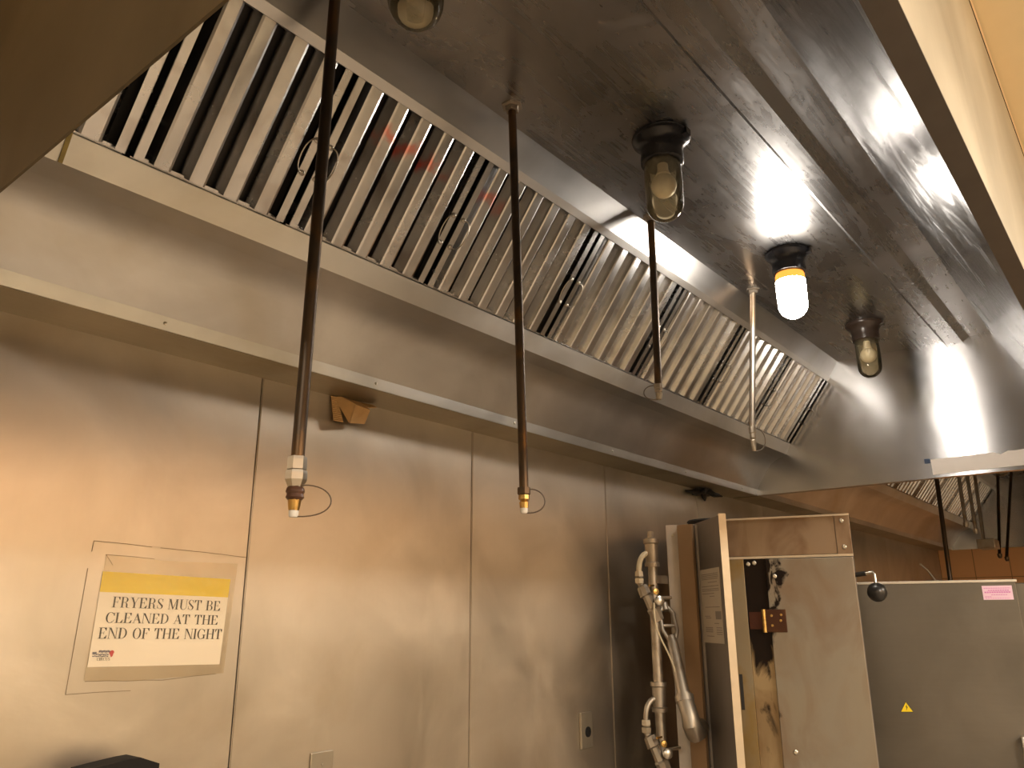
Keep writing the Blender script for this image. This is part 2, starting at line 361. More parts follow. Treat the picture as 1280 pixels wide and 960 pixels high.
# ------------------------------------------------------------------ baffle filters
P0 = Vector((0, 1.447, 2.318)); DS = Vector((0, -.233, .310)).normalized(); DN = Vector((0, -.310, -.233)).normalized()
FL = .385
def FP(x, s, hh): return P0+Vector((x, 0, 0))+DS*s+DN*hh
def fbox(bm, x0, x1, s0, s1, h0, h1):
    v = [bm.verts.new(FP(*p)) for p in ((x0,s0,h0),(x1,s0,h0),(x1,s1,h0),(x0,s1,h0),(x0,s0,h1),(x1,s0,h1),(x1,s1,h1),(x0,s1,h1))]
    for f in ((0,3,2,1),(4,5,6,7),(0,1,5,4),(1,2,6,5),(2,3,7,6),(3,0,4,7)): bm.faces.new([v[i] for i in f])
def filt(xa, xb, label, group, handles=(True, True)):
    f = thing('baffle_filter', label, 'filter', tuple(FP((xa+xb)/2, 0, 0)), 0, group)
    bm = B(); t = .0012
    for x in (xa, xb-.020):
        fbox(bm, x, x+.020, .004, FL-.004, -.004, -.001); 
    fbox(bm, xa, xa+.0015, .004, FL-.004, -.045, -.001); fbox(bm, xb-.0015, xb, .004, FL-.004, -.045, -.001)
    fbox(bm, xa, xb, .0, .010, -.045, -.016); fbox(bm, xa, xb, FL-.010, FL, -.045, -.016)
    obj('frame', bm, M['baffle'], f)
    n = max(1, round((xb-xa-.040)/.083)); p = (xb-xa-.040)/n
    for i in range(n):
        c = xa+.020+p*(i+.5); w2 = p*.39; w1 = p*.20; r = .004
        sec = [(-w2, -.030), (-w1-.002, -.002), (-w1+.003, 0), (w1-.003, 0), (w1+.002, -.002), (w2, -.030)]
        inn = [(w2-t*1.5, -.030), (w1, -.0045), (w1-.004, -.002), (-w1+.004, -.002), (-w1, -.0045), (-w2+t*1.5, -.030)]
        bm = B(); jig = random.uniform(-.0012, .0012)
        loft(bm, [[FP(c+jig+x, s, h+ (0 if 0 < k < 2 else 0)) for x, h in sec+inn] for k, s in enumerate((.006, FL-.006))])
        obj('baffle', bm, M['baffle_red'] if (.95 < xa < 1.0 and i in (1, 2, 3)) or (1.40 < xa < 1.45 and i == 0) else M['baffle'], f)
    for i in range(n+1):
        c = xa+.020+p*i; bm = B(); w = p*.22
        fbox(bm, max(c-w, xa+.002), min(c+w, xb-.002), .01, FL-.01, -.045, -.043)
        obj('rear_baffle', bm, M['rust'] if 3.05 < xa < 3.2 else M['grime_and_shade'], f)  # near-black rear row paints the shade in the gaps between baffles
    for side, x in ((1, xa+.011), (-1, xb-.011)):
        if not handles[0 if side > 0 else 1]: continue
        a = FP(x, .125, 0); b = FP(x, .205, 0)
        o = [a-DN*.003, a+DN*.006]
        pts = [a-DN*.003]+bez(a+DN*.006, a+DN*.012+Vector((side*.036, 0, 0))-DS*.012, b+DN*.012+Vector((side*.036, 0, 0))+DS*.012, b+DN*.006, 14)+[b-DN*.003]
        obj('handle', tube(B(), pts, .0016, 6), M['wire'], f, True)
        for q in (a, b):
            obj('handle_eye', lathe(B(), [(.0065, -.001), (.0065, .002), (.003, .004), (0, .004)], q, 10, DN), M['wire'], f, True)
    return f
J1 = [.347, .592, .958, 1.408, 1.955, 2.522, 3.075, 3.60, 4.088]
names = ['leftmost grease filter mostly hidden behind the dark near end panel', 'narrow baffle filter just left of the nearest pipe',
 'baffle filter right of the nearest pipe, with faint red marks', 'baffle filter crossed by the pipe hanging from the hex flange',
 'baffle filter between second and third hanging pipes', 'baffle filter with rust streaks behind the third pipe',
 'baffle filter left of the pale rust-streaked pipe', 'rightmost baffle filter of near hood, meeting the end panel']
for i, (a, b) in enumerate(zip(J1, J1[1:])):
    filt(a+.008, b-.008, names[i], 'baffle filters in the near hood', (i not in (0, 1), i != 0))
nm2 = ['far hood baffle filter hidden beyond near hood end panel', 'first visible far hood baffle filter, left of black rod', 'far hood baffle filter just right of black rod',
       'far hood baffle filter behind the first two pale rods', 'far hood baffle filter behind the third pale rod', 'last far hood baffle filter beside dark end panel']
for i in range(6):
    a = 5.60+i*.54; filt(a, a+.525, nm2[i], 'baffle filters in the far hood', (False, False))

# ------------------------------------------------------------------ hood lamps
def lamp(x, y, label, kind, zoff=0):
    L = thing('hood_lamp', label, 'lamp', (x, y, ZC), 0, 'jar lamps in the hoods')
    bmat = M['base_brown'] if kind in ('lit_', 'clear') else M['porcelain']
    prof = [(0, .0), (.078, .0), (.080, -.006), (.077, -.014), (.066, -.022), (.058, -.036), (.056, -.052), (.058, -.062), (.0575, -.080), (.050, -.084), (0, -.084)]
    obj('lamp_base', lathe(B(), prof, (x, y, ZC), 36), bmat, L, True)
    bm = B(); prism_z(bm, [(x-.012, y-.083), (x+.012, y-.083), (x+.010, y-.060), (x-.010, y-.060)], ZC-.022, ZC-.004)
    obj('mounting_lug', bm, bmat, L)
    R = .050; top = -.082; L_ = .170
    pr = [(.046, top+.004), (R, top-.008), (R+.001, top-.06), (R, top-L_+.05)]
    for k in range(1, 9):
        a = k/8*math.pi/2; pr.append((R*math.cos(a), top-L_+.05-.050*math.sin(a)))
    if kind == 'lit':
        cut = 3
        up_ = [(.046, top+.004), (R, top-.008), (R+.001, top-.030)]
        lo_ = [(R+.001, top-.030)]+pr[2:]
        obj('amber_glass_rim', lathe(B(), up_, (x, y, ZC), 32), M['lit_amber'], L, True)
        obj('glass_jar', lathe(B(), lo_, (x, y, ZC), 32), M['lit'], L, True, label='glowing white glass jar')
    else:
        gm = M['globe_clear'] if kind == 'clear' else M['globe']
        obj('glass_jar', lathe(B(), pr, (x, y, ZC), 32), gm, L, True)
        bp = [(.014, top+.004), (.015, top-.02), (.020, top-.034)]
        for k in range(0, 13):
            a = math.radians(60-k*12.5); bp.append((.034*math.cos(a), top-.066+.034*math.sin(a)))
        obj('bulb', lathe(B(), bp, (x, y, ZC), 24), M['bulb'], L, True)
    return L
lamp(.806, .872, 'unlit dusty glass jar lamp cut off by the top edge of the photo', 'dusty')
lamp(1.737, .88, 'large unlit yellowed jar lamp with black flared base, in front of the third pipe', 'dusty')
lamp(2.667, .88, 'the only lit jar lamp, glowing white under the hood ceiling', 'lit')
lamp(3.607, .885, 'small unlit clear jar lamp with brown base close to the far end panel', 'clear')
lamp(6.95, .88, 'jar lamp inside the far hood just peeking below the white strip', 'dusty')

# ------------------------------------------------------------------ hanging suppression pipes
def pipe(x, y, xb, yb, zb, zn, mat, label, style, r=.0105, cord=1):
    """zb: end of pipe, zn: nozzle tip"""
    P = thing('suppression_pipe', label, 'pipe', (x, y, ZC), 0, 'fire suppression pipes hanging from the hood')
    obj('pipe', tube(B(), [(x, y, ZC+.0), (x+(xb-x)*.5+.001, y+(yb-y)*.5, (ZC+zb)/2), (xb, yb, zb)], r, 14), mat, P, True)
    obj('ceiling_flange', lathe(B(), [(0, 0), (.028, 0), (.028, -.004), (.019, -.006), (.017, -.018), (0, -.018)], (x, y, ZC), 6), M['iron'], P)
    d = Vector((0, 0, -1)); tip = Vector((xb, yb, zb)); Ln = zb-zn
    k = Ln/.095
    if style == 'big':
        obj('hex_nut', lathe(B(), [(0, .002), (.016, .002), (.0165, -.003), (.0165, -.020), (.014, -.022), (0, -.022)], tip, 6), M['nickel'], P)
        obj('hex_nut', lathe(B(), [(0, 0), (.018, 0), (.0185, -.004), (.0185, -.016), (.012, -.030), (0, -.030)], tip-Vector((0, 0, .022)), 6), M['nickel'], P)
        obj('grease_crust', lathe(B(), [(0, 0), (.008, 0), (.015, -.006), (.0165, -.012), (.014, -.016), (.016, -.022), (.010, -.028), (0, -.028)], tip-Vector((-.0, 0, .046)), 9), M['crud'], P, True)
        obj('nozzle', lathe(B(), [(0, 0), (.0115, 0), (.010, -.012), (.009, -.018), (0, -.018)], tip-Vector((0, 0, .072)), 12), M['brass'], P, True)
        obj('nozzle_cap', lathe(B(), [(0, 0), (.0085, 0), (.008, -.010), (.0065, -.012), (0, -.012)], tip-Vector((0, 0, .089)), 12), M['cap'], P, True)
        c0 = tip-Vector((0, 0, .047)); c1 = tip-Vector((0, 0, .100)); bul = .062
    else:
        mt = {'brass': M['brass'], 'dull': M['iron']}[style]
        obj('coupling', lathe(B(), [(0, .004), (.014, .004), (.0145, 0), (.0145, -.016*k), (.012, -.020*k), (0, -.020*k)], tip, 8), mat if style == 'brass' else mt, P)
        obj('nozzle', lathe(B(), [(0, 0), (.012, 0), (.0125, -.016*k), (.008, -.022*k), (.0105, -.026*k), (.0095, -.046*k), (0, -.046*k)], tip-Vector((0, 0, .018*k)), 8), mt, P)
        obj('nozzle_cap', lathe(B(), [(0, 0), (.009, 0), (.008, -.016*k), (.006, -.019*k), (0, -.019*k)], tip-Vector((0, 0, .062*k)), 12), M['cap'] if style == 'brass' else mt, P, True)
        c0 = tip-Vector((0, 0, .0)); c1 = tip-Vector((0, 0, .08*k)); bul = .045
    s = cord; v = Vector((.62, -.78, 0))*s
    pts = bez(c0+v*.012, c0+v*(bul*1.2)+Vector((0, 0, .002)), c1+v*(bul*1.4)+Vector((0, 0, -.004)), c1+v*.004, 18)
    obj('cap_cord', tube(B(), pts, .0012 if style == 'big' else .0016, 6), M['cord'], P, True)
    return P
pipe(.819, 1.129, .813, 1.134, 1.714, 1.612, M['pipe_dark'], 'longest and nearest dark pipe, ending in two bright hex nuts and a crusted nozzle', 'big', .0115)
pipe(1.367, 1.105, 1.381, 1.087, 1.722, 1.66, M['pipe_dark'], 'dark hanging pipe with brass nozzle, below the hex flange at upper middle', 'brass')
pipe(2.113, 1.125, 2.108, 1.130, 2.132, 2.079, M['pipe_dark'], 'brownish pipe hanging behind the large unlit jar lamp', 'dull', .0115, -1)
pipe(2.911, 1.113, 2.892, 1.160, 2.143, 2.037, M['pipe_light'], 'pale rust streaked pipe hanging left of the lit lamp', 'dull', .0115)
def rod(x, y, xb, yb, zb, mat, label, r, boxed=False, touch=False):
    P = thing('hanging_rod', label, 'rod', (x, y, ZC), 0, 'rods hanging in the far hood')
    obj('rod', tube(B(), [(x, y, ZC), (xb, yb, zb)], r, 10), mat, P, True)
    obj('ceiling_flange', lathe(B(), [(0, 0), (.026, 0), (.026, -.004), (.017, -.014), (0, -.014)], (x, y, ZC), 8), M['iron'], P)
    if boxed: obj('sprayer_bar', box(B(), (xb-.20, yb-.10, zb-.05), (xb+.02, yb+.02, zb+.02)), M['iron'], P, bevel=.006)
    else: obj('tip', lathe(B(), [(0, .0), (r*1.5, 0), (r*1.4, -.02), (r*.8, -.035), (0, -.035)], (xb, yb, zb), 8), mat, P)
rod(5.90, 1.12, 5.80, 1.12, 1.66, M['pipe_dark'], 'long black rod reaching down to the grey cabinet top', .014)
rod(6.66, 1.12, 6.62, 1.12, 2.10, M['pipe_light'], 'first pale rod before far filters, left of two others', .013)
rod(7.00, 1.12, 6.97, 1.12, 2.08, M['pipe_light'], 'middle pale rod before the far filters', .013)
rod(7.36, 1.12, 7.24, 1.12, 1.99, M['pipe_light'], 'pale rod with a rectangular bar at its lower end', .013, True)
rod(8.10, 1.05, 7.46, 1.06, 1.92, M['pipe_dark'], 'thin black rod beside the dark far end panel, left of a twin', .012)
rod(8.35, .98, 7.72, 1.05, 1.91, M['pipe_dark'], 'rightmost thin black rod in the far hood', .012)

# ------------------------------------------------------------------ sign with Didone lettering
def ring(cx, cy, rx, ry, th, tv, a0, a1, n=18):
    o = []; i_ = []
    for k in range(n+1):
        a = math.radians(a0+(a1-a0)*k/n)
        o.append((cx+rx*math.cos(a), cy+ry*math.sin(a))); i_.append((cx+(rx-th)*math.cos(a), cy+(ry-tv)*math.sin(a)))
    return [[o[k], o[k+1], i_[k+1], i_[k]] for k in range(n)]
def rc(x0, x1, y0, y1): return [[(x0, y0), (x1, y0), (x1, y1), (x0, y1)]]
ST = .15; HL = .035
def stem(x, a=.09): return rc(x, x+ST, 0, 1)+rc(x-a, x+ST+a, 0, HL)+rc(x-a, x+ST+a, 1-HL, 1)
def hair(x, a=.09): return rc(x, x+.045, 0, 1)+rc(x-a, x+.045+a, 0, HL)+rc(x-a, x+.045+a, 1-HL, 1)
G = {}
G['F'] = (.72, stem(.12)+rc(.2, .68, 1-HL, 1)+[[(.68, 1), (.68, .72), (.64, .72), (.50, 1-HL), (.50, 1)]]+rc(.2, .5, .5, .535)+rc(.47, .505, .38, .66))
G['E'] = (.80, G['F'][1]+rc(.2, .72, 0, HL)+[[(.72, 0), (.75, .30), (.71, .30), (.52, HL), (.52, 0)]])
G['L'] = (.74, stem(.12)+rc(.2, .68, 0, HL)+[[(.68, 0), (.71, .34), (.67, .34), (.48, HL), (.48, 0)]])
G['T'] = (.78, stem(.31)[:1]+rc(.21, .56, 0, HL)+rc(.03, .74, 1-HL, 1)+[[(.03, 1), (.03, .70), (.07, .70), (.20, 1-HL), (.20, 1)], [(.74, 1), (.74, .70), (.70, .70), (.57, 1-HL), (.57, 1)]])
G['I'] = (.40, stem(.12))
G['H'] = (.92, stem(.12)+stem(.66)+rc(.27, .66, .48, .52))
G['N'] = (.90, hair(.12)+hair(.74)+[[(.10, 1), (.28, 1), (.79, 0), (.70, 0)]])
G['M'] = (1.08, hair(.12)+stem(.80)+[[(.10, 1), (.28, 1), (.58, 0), (.48, 0)], [(.54, 0), (.50, .12), (.82, 1), (.86, 1)]])
G['A'] = (.84, [[(.40, 1), (.44, 1), (.80, 0), (.63, 0), (.385, .74)], [(.40, 1), (.42, .92), (.15, 0), (.11, 0)]]+rc(.02, .26, 0, HL)+rc(.54, .84, 0, HL)+rc(.22, .62, .31, .345))
G['Y'] = (.82, rc(.34, .34+ST, 0, .45)+rc(.24, .59, 0, HL)+[[(.08, 1), (.25, 1), (.49, .43), (.34, .43)], [(.70, 1), (.74, 1), (.47, .43), (.44, .46)]]+rc(.0, .33, 1-HL, 1)+rc(.60, .84, 1-HL, 1))
G['O'] = (.84, ring(.42, .5, .38, .52, .15, .03, 0, 360, 32))
G['D'] = (.86, stem(.12)+ring(.34, .5, .46, .5, .15, .035, -90, 90)+rc(.2, .35, 0, HL)+rc(.2, .35, 1-HL, 1))
G['C'] = (.82, ring(.43, .5, .39, .52, .15, .03, 48, 312, 28)+[[(.73, .98), (.77, .98), (.77, .66), (.73, .66), (.66, .86)], [(.66, .12), (.71, .13), (.78, .30), (.75, .31)]])
G['G'] = (.90, ring(.43, .5, .39, .52, .15, .03, 48, 312, 28)+[[(.73, .98), (.77, .98), (.77, .66), (.73, .66), (.66, .86)]]+rc(.64, .64+ST, .05, .42)+rc(.54, .88, .40, .435))
G['U'] = (.88, rc(.14, .14+ST, .30, 1)+rc(.04, .40, 1-HL, 1)+rc(.72, .76, .30, 1)+rc(.62, .86, 1-HL, 1)+ring(.45, .30, .31, .32, .15, .04, 180, 270, 10)+ring(.45, .30, .31, .32, .045, .04, 270, 360, 10))
G['B'] = (.78, stem(.12)+rc(.2, .42, 0, HL)+rc(.2, .42, 1-HL, 1)+rc(.2, .42, .50, .535)+ring(.42, .76, .25, .24, .13, .03, -90, 90, 12)+ring(.42, .265, .31, .265, .15, .03, -90, 90, 12))
G['R'] = (.86, stem(.12)+rc(.2, .42, 1-HL, 1)+rc(.2, .42, .48, .515)+ring(.42, .745, .27, .255, .14, .03, -90, 90, 12)+ring(.42, .25, .25, .255, .14, .03, 0, 80, 8)+rc(.53, .67, .1, .27)+ring(.76, .12, .23, .14, .13, .03, 180, 300, 8))
G['S'] = (.64, ring(.31, .75, .25, .26, .06, .03, 20, 110, 10)+ring(.31, .75, .25, .26, .11, .03, 110, 200, 10)+[[(.06, .76), (.17, .72), (.58, .34), (.50, .20), (.10, .60)]]+ring(.33, .25, .26, .26, .12, .03, -70, 30, 10)+ring(.33, .25, .26, .26, .05, .03, -160, -70, 10)+rc(.52, .56, .68, .98)+rc(.05, .09, .02, .34))
def text(bm, s, P, x0, x1, z0, cap, n=0):
    """P(x,z)->world ; fit the string between x0 and x1"""
    tot = sum(.42 if c == ' ' else G[c][0] for c in s); k = (x1-x0)/tot; x = x0
    for c in s:
        if c == ' ': x += .42*k; continue
        for q in G[c][1]:
            vs_ = [bm.verts.new(P(x+a*k, z0+b*cap)) for a, b in q]
            try: bm.faces.new(vs_)
            except ValueError: pass
        x += G[c][0]*k
sg = thing('notice_sign', 'white laminated notice with yellow top band taped to steel wall, about cleaning fryers', 'sign', (.96, YW-.002, 1.45))
ex = Vector((.3075, 0, -.0078)).normalized(); SO = Vector((.806, YW, 1.3535))
BLs, BRs, TRs, TLs = (0, 0), (.3055, 0), (.3125, .1965), (.0045, .1955)
def SP(x, z, h=.0030): return SO+ex*(x+z*.03)+Vector((0, -h, 0))+Vector((0, 0, z))
def slab(bm, poly, h0, h1):
    loft(bm, [[SP(x, z, h) for x, z in poly] for h in (h0, h1)]); return bm
obj('paper', slab(B(), [(0, 0), (.3055, 0), (.3075, .1965), (-.001, .1955)], .0012, .0022), M['white'], sg)
obj('yellow_band', slab(B(), [(-.0006, .1525), (.3070, .1535), (.3075, .1965), (-.001, .1955)], .0022, .0026), M['yellow'], sg)
bm = B()
text(bm, 'FRYERS MUST BE', SP, .029, .290, .1215, .0225)
text(bm, 'CLEANED AT THE', SP, .020, .288, .0895, .0215)
text(bm, 'END OF THE NIGHT', SP, .010, .302, .0570, .0225)
obj('lettering', bm, M['ink'], sg)
bm = B(); text(bm, 'CIRCUS', SP, .016, .044, .0125, .0065); obj('logo_lettering', bm, M['ink'], sg)
bm = B()
for (a, b, z, hh) in ((.018, .042, .0290, .0042), (.005, .014, .0250, .005), (.013, .040, .0240, .0022), (.006, .040, .0205, .0020)):
    n = 9
    for k in range(n):
        xa_ = a+(b-a)*k/n; dz = .0006*math.sin(k*2.1)
        for q in rc(xa_, xa_+(b-a)/n*.8, z+dz, z+hh+dz): bm.faces.new([bm.verts.new(SP(*p)) for p in q])
obj('logo_mark', bm, M['navy'], sg)
bm = B(); bm.faces.new([bm.verts.new(SP(.046+.0055*math.cos(a)*(1 if math.sin(a) > 0 else .6), .0265+.007*math.sin(a))) for a in [k*math.pi/8 for k in range(16)]])
obj('logo_balloon', bm, M['red'], sg)
obj('plastic_sleeve', slab(B(), [(-.004, -.026), (.10, -.030), (.318, -.020), (.322, .235), (.14, .228), (.0, .231)], .0034, .0038), M['film'], sg)
bm = B()
for a, b in (((-.034, -.052), (.10, -.050)), ((-.034, -.052), (-.033, .2)), ((-.030, .258), (.10, .256)), ((-.03, .258), (-.031, .235)), ((.12, .256), (.345, .252)),
             ((.0, -.028), (.09, -.030)), ((.09, -.030), (.17, -.031)), ((.17, -.031), (.30, -.021)), ((.0, .231), (.11, .230)), ((.0, .231), (.018, .210))):
    tube(bm, [SP(*a, .0012), SP((a[0]+b[0])/2, (a[1]+b[1])/2+.001, .0012), SP(*b, .0012)], .0006, 5)
obj('tape_outline', bm, M['tape_edge'], sg)

# ------------------------------------------------------------------ outlets, cardboard, soot blob
o1 = thing('outlet_plate', 'blank steel cover plate low on the wall at the bottom edge, left one', 'outlet', (1.43, YW, 1.06))
obj('cover_plate', box(B(), (1.393, YW-.006, 1.0), (1.465, YW-.0005, 1.119)), M['plate'], o1, bevel=.002)
obj('screw', lathe(B(), [(.004, 0), (.003, .002), (0, .002)], (1.429, YW-.006, 1.09), 10, (0, -1, 0)), M['nickel'], o1, True)
obj('screw', lathe(B(), [(.004, 0), (.003, .002), (0, .002)], (1.429, YW-.006, 1.03), 10, (0, -1, 0)), M['nickel'], o1, True)
o2 = thing('wall_outlet', 'dim metal plate with a round black socket, lower wall left of the gas pipe', 'outlet', (2.64, YW, 1.05))
obj('cover_plate', box(B(), (2.601, YW-.010, .987), (2.678, YW-.0005, 1.111)), M['plate'], o2, bevel=.002)
obj('socket', lathe(B(), [(0, 0), (.019, 0), (.018, .002), (.006, .002), (0, .001)], (2.645, YW-.010, 1.043), 20, (0, -1, 0)), M['black'], o2, True)
cb = thing('cardboard_scrap', 'crumpled brown cardboard wedged between wall and hood soffit', 'cardboard', (1.44, YW-.02, 2.03))
bm = B()
n = 13                                                      # corrugated torn edge
for k in range(n):
    z = 2.062-k*.0058; xo = 1.385+.0015*k*.3
    tube(bm, [(xo, YW-.006-.012*(k/n), z), (xo+.018+.0008*k, YW-.010-.016*(k/n), z-.001)], .0028, 6)
obj('corrugated_edge', bm, M['cardboard'], cb, True)
def fold(bm, quads, t=.002):
    for q in quads:
        q = [Vector(p) for p in q]; nn = (q[1]-q[0]).cross(q[2]-q[0]).normalized()*t
        loft(bm, [q, [p+nn for p in q]])
bm = B()
fold(bm, [[(1.398, YW-.004, 2.064), (1.424, YW-.045, 1.985), (1.432, YW-.060, 2.040), (1.410, YW-.02, 2.064)],
          [(1.432, YW-.060, 2.038), (1.496, YW-.050, 2.036), (1.490, YW-.035, 1.995), (1.427, YW-.045, 1.985)],
          [(1.410, YW-.02, 2.0645), (1.50, YW-.012, 2.0645), (1.496, YW-.050, 2.036), (1.432, YW-.060, 2.038)],
          [(1.47, YW-.010, 2.064), (1.528, YW-.02, 2.064), (1.520, YW-.05, 2.050), (1.49, YW-.055, 2.042)]])
obj('folded_flap', bm, M['cardboard'], cb)
bm = B(); rr = random.Random(3)
c = Vector((3.70, 1.765, 2.064))
bmesh.ops.create_icosphere(bm, subdivisions=2, radius=.045, matrix=Matrix.Translation(c) @ Matrix.Diagonal((1.6, .8, .55, 1)))
for v in bm.verts: v.co += Vector((rr.uniform(-.008, .008), rr.uniform(-.006, .006), rr.uniform(-.006, .004))); v.co.z = min(v.co.z, 2.0655); v.co.y = min(v.co.y, 1.796)
for k in range(7):
    a = k*.9+.3; d = Vector((math.cos(a)*1.3, math.sin(a)*.7, 0)); L_ = rr.uniform(.09, .16)
    e_ = c+d*L_; e_.y = min(e_.y, 1.792); e_.z = 2.050-rr.uniform(0, .035)
    tube(bm, [c, c+(e_-c)*.6+Vector((0, 0, -.008)), e_], .008, 6, radii=[.018, .013, .004])
tag(obj('grease_clump', bm, M['grime_and_shade'], None, True), 'black splayed grease clump stuck under the hood soffit above the oven', 'grease')

# ------------------------------------------------------------------ tall oven (local frame: x along its front, y to its back)
OX = Vector((2.885, 1.297, 0)); ORZ = math.atan2(-.410, .127)
ov = thing('oven', 'tall battered steel oven with browned header and soot-blackened hinge', 'oven', OX, ORZ)
def oven_mat(name, base, soot, brown):
    """grey/tan steel with baked soot: soot(t)->mask socket"""
    m, t, p = nt(name)
    c = mix(t, ramp(t, noise(t, 6.0, (1, 1, .6), 6, 1.2), [(.42, g(0)), (.72, g(.9))]), base, brown)
    if soot: c = mix(t, soot(t), c, (.012, .007, .005))
    t.links.new(c, p.inputs['Base Color']); p.inputs['Metallic'].default_value = .75
    t.links.new(ramp(t, noise(t, 4, (1, 1, 1), 4), [(.3, g(.36)), (.7, g(.55))]), p.inputs['Roughness'])
    return m
def math_(t, op, a, b):
    n = t.nodes.new('ShaderNodeMath'); n.operation = op; n.use_clamp = False
    for i, v in ((0, a), (1, b)):
        if isinstance(v, bpy.types.NodeSocket): t.links.new(v, n.inputs[i])
        else: n.inputs[i].default_value = v
    return n.outputs[0]
def soot_door(t):
    tc = t.nodes.new('ShaderNodeTexCoord'); sp = t.nodes.new('ShaderNodeSeparateXYZ'); t.links.new(tc.outputs['Object'], sp.inputs[0])
    n = noise(t, 17, (1, 1, .6), 5, 1.2); nz = noise(t, 5, (0, 0, 1), 2)
    a = math_(t, 'SUBTRACT', .150, sp.outputs[0]); a = math_(t, 'MULTIPLY', a, 16)
    b = math_(t, 'MULTIPLY', math_(t, 'SUBTRACT', n, .50), 5.0)
    z = math_(t, 'MULTIPLY', math_(t, 'SUBTRACT', sp.outputs[2], 1.44), 2.6)
    z = math_(t, 'MINIMUM', z, .5)
    s = math_(t, 'ADD', math_(t, 'ADD', a, b), z)
    return ramp(t, s, [(.05, g(0)), (.45, g(1))])
def soot_jamb(t):
    tc = t.nodes.new('ShaderNodeTexCoord'); sp = t.nodes.new('ShaderNodeSeparateXYZ'); t.links.new(tc.outputs['Object'], sp.inputs[0])
    n = noise(t, 14, (1, 1, .35), 5, 1.0)
    b = math_(t, 'MULTIPLY', math_(t, 'SUBTRACT', n, .5), 5.0)
    z = math_(t, 'MULTIPLY', math_(t, 'SUBTRACT', sp.outputs[2], 1.22), 10)
    z = math_(t, 'MAXIMUM', z, .0)
    return ramp(t, math_(t, 'ADD', b, z), [(.3, g(0)), (.8, g(1))])
tan = (.27, .24, .19); brn = (.16, .085, .035)
M['door'] = oven_mat('oven_door_steel', tan, soot_door, (.22, .155, .105))
M['jamb'] = oven_mat('oven_jamb', (.36, .27, .15), soot_jamb, brn)
M['header'] = oven_mat('oven_header_steel', (.28, .20, .13), None, (.13, .06, .025))
M['post'] = oven_mat('oven_post_steel', (.28, .23, .15), None, (.26, .15, .02))
obj('body', prism_z(B(), [(-.236, .085), (-.236, .72), (.437, .72), (.437, .014), (.0, .014), (-.12, .035)], .10, 1.792), M['oven_grey'], ov, local=True)
for x in (-.18, .38):
    for y in (.12, .66): obj('leg', lathe(B(), [(0, 0), (.022, 0), (.02, .1), (0, .1)], (x, y, 0), 12), M['iron'], ov, True, local=True)
obj('header_panel', box(B(), (0, 0, 1.665), (.385, .013, 1.800)), M['header'], ov, local=True, bevel=.001)
obj('corner_bracket', box(B(), (.386, -.003, 1.663), (.436, .013, 1.802)), M['header'], ov, local=True, bevel=.001)
obj('top_trim', box(B(), (-.0, -.006, 1.7995), (.438, .018, 1.806)), M['oven_edge'], ov, local=True)
obj('header_trim', box(B(), (0, -.006, 1.655), (.437, .013, 1.6635)), M['oven_edge'], ov, local=True)
obj('post', box(B(), (.002, -.004, .10), (.055, .013, 1.655)), M['post'], ov, local=True, bevel=.001)
obj('post_slot', box(B(), (.008, -.006, 1.13), (.019, -.0035, 1.25)), M['grime_and_shade'], ov, local=True)
obj('jamb', box(B(), (.056, .004, .10), (.134, .0135, 1.655)), M['jamb'], ov, local=True)
door = obj('door', box(B(), (.134, -.018, .12), (.434, .006, 1.652)), M['door'], ov, local=True, bevel=.002)
for (x, z) in ((.072, 1.636), (.094, 1.640), (.410, 1.781), (.410, 1.688), (.163, 1.590), (.178, 1.002)):
    obj('bolt', lathe(B(), [(.008, 0), (.008, .003), (.005, .006), (0, .006)], (x, -.002 if x < .13 or z > 1.66 else -.018, z), 10, (0, -1, 0)), M['nickel'], ov, True, local=True)
hg = obj('hinge', box(B(), (.116, -.024, 1.395), (.190, -.0185, 1.474)), oven_mat('burnt_hinge', (.07, .030, .016), None, (.22, .11, .04)), ov, local=True, bevel=.002)
obj('hinge_leaf', box(B(), (.060, -.004, 1.405), (.112, .003, 1.465)), oven_mat('rusty_hinge_leaf', (.07, .025, .015), None, (.14, .05, .02)), hg, local=True)
obj('hinge_knuckle', lathe(B(), [(0, 0), (.0075, 0), (.0075, .026), (.0065, .027), (.0075, .028), (.0075, .052), (.0065, .053), (.0075, .054), (.0075, .08), (0, .08)], (.113, -.022, 1.394), 12), M['brass'], hg, True, local=True)
for (x, z) in ((.140, 1.452), (.140, 1.418), (.170, 1.435), (.173, 1.455)):
    obj('hinge_screw', lathe(B(), [(.005, 0), (.004, .0025), (0, .003)], (x, -.024, z), 8, (0, -1, 0)), M['brass'], hg, True, local=True)
# splayed side plate that carries the rating label
A2 = Vector((-.126, .063)); B2 = Vector((.001, -.189)); dd = (B2-A2).normalized(); nn2 = Vector((-dd.y, dd.x))
if nn2.x < 0: nn2 = -nn2
t_ = .020
def PP(s, h): return tuple(A2+dd*s+nn2*h)
sp_ = obj('side_plate', prism_z(B(), [PP(-.012, 0), PP(.283, 0), PP(.283, t_), PP(-.012, t_)], .12, 1.80), M['oven_grey'], ov, local=True)
obj('plate_edge', prism_z(B(), [PP(.2832, -.001), PP(.286, -.001), PP(.286, t_+.006), PP(.2832, t_+.006)], .12, 1.806), M['oven_edge'], sp_, local=True, label='pale worn front edge of the side plate')
lb = obj('rating_label', prism_z(B(), [PP(.030, -.0016), PP(.250, -.0016), PP(.250, -.0002), PP(.030, -.0002)], 1.358, 1.620), plain('faded_label', (.50, .44, .35), .5, var=.06), sp_, local=True)
bm = B()
def ln(s0, s1, z, hgt=.003): prism_z(bm, [PP(s0, -.0022), PP(s1, -.0022), PP(s1, -.0017), PP(s0, -.0017)], z, z+hgt)
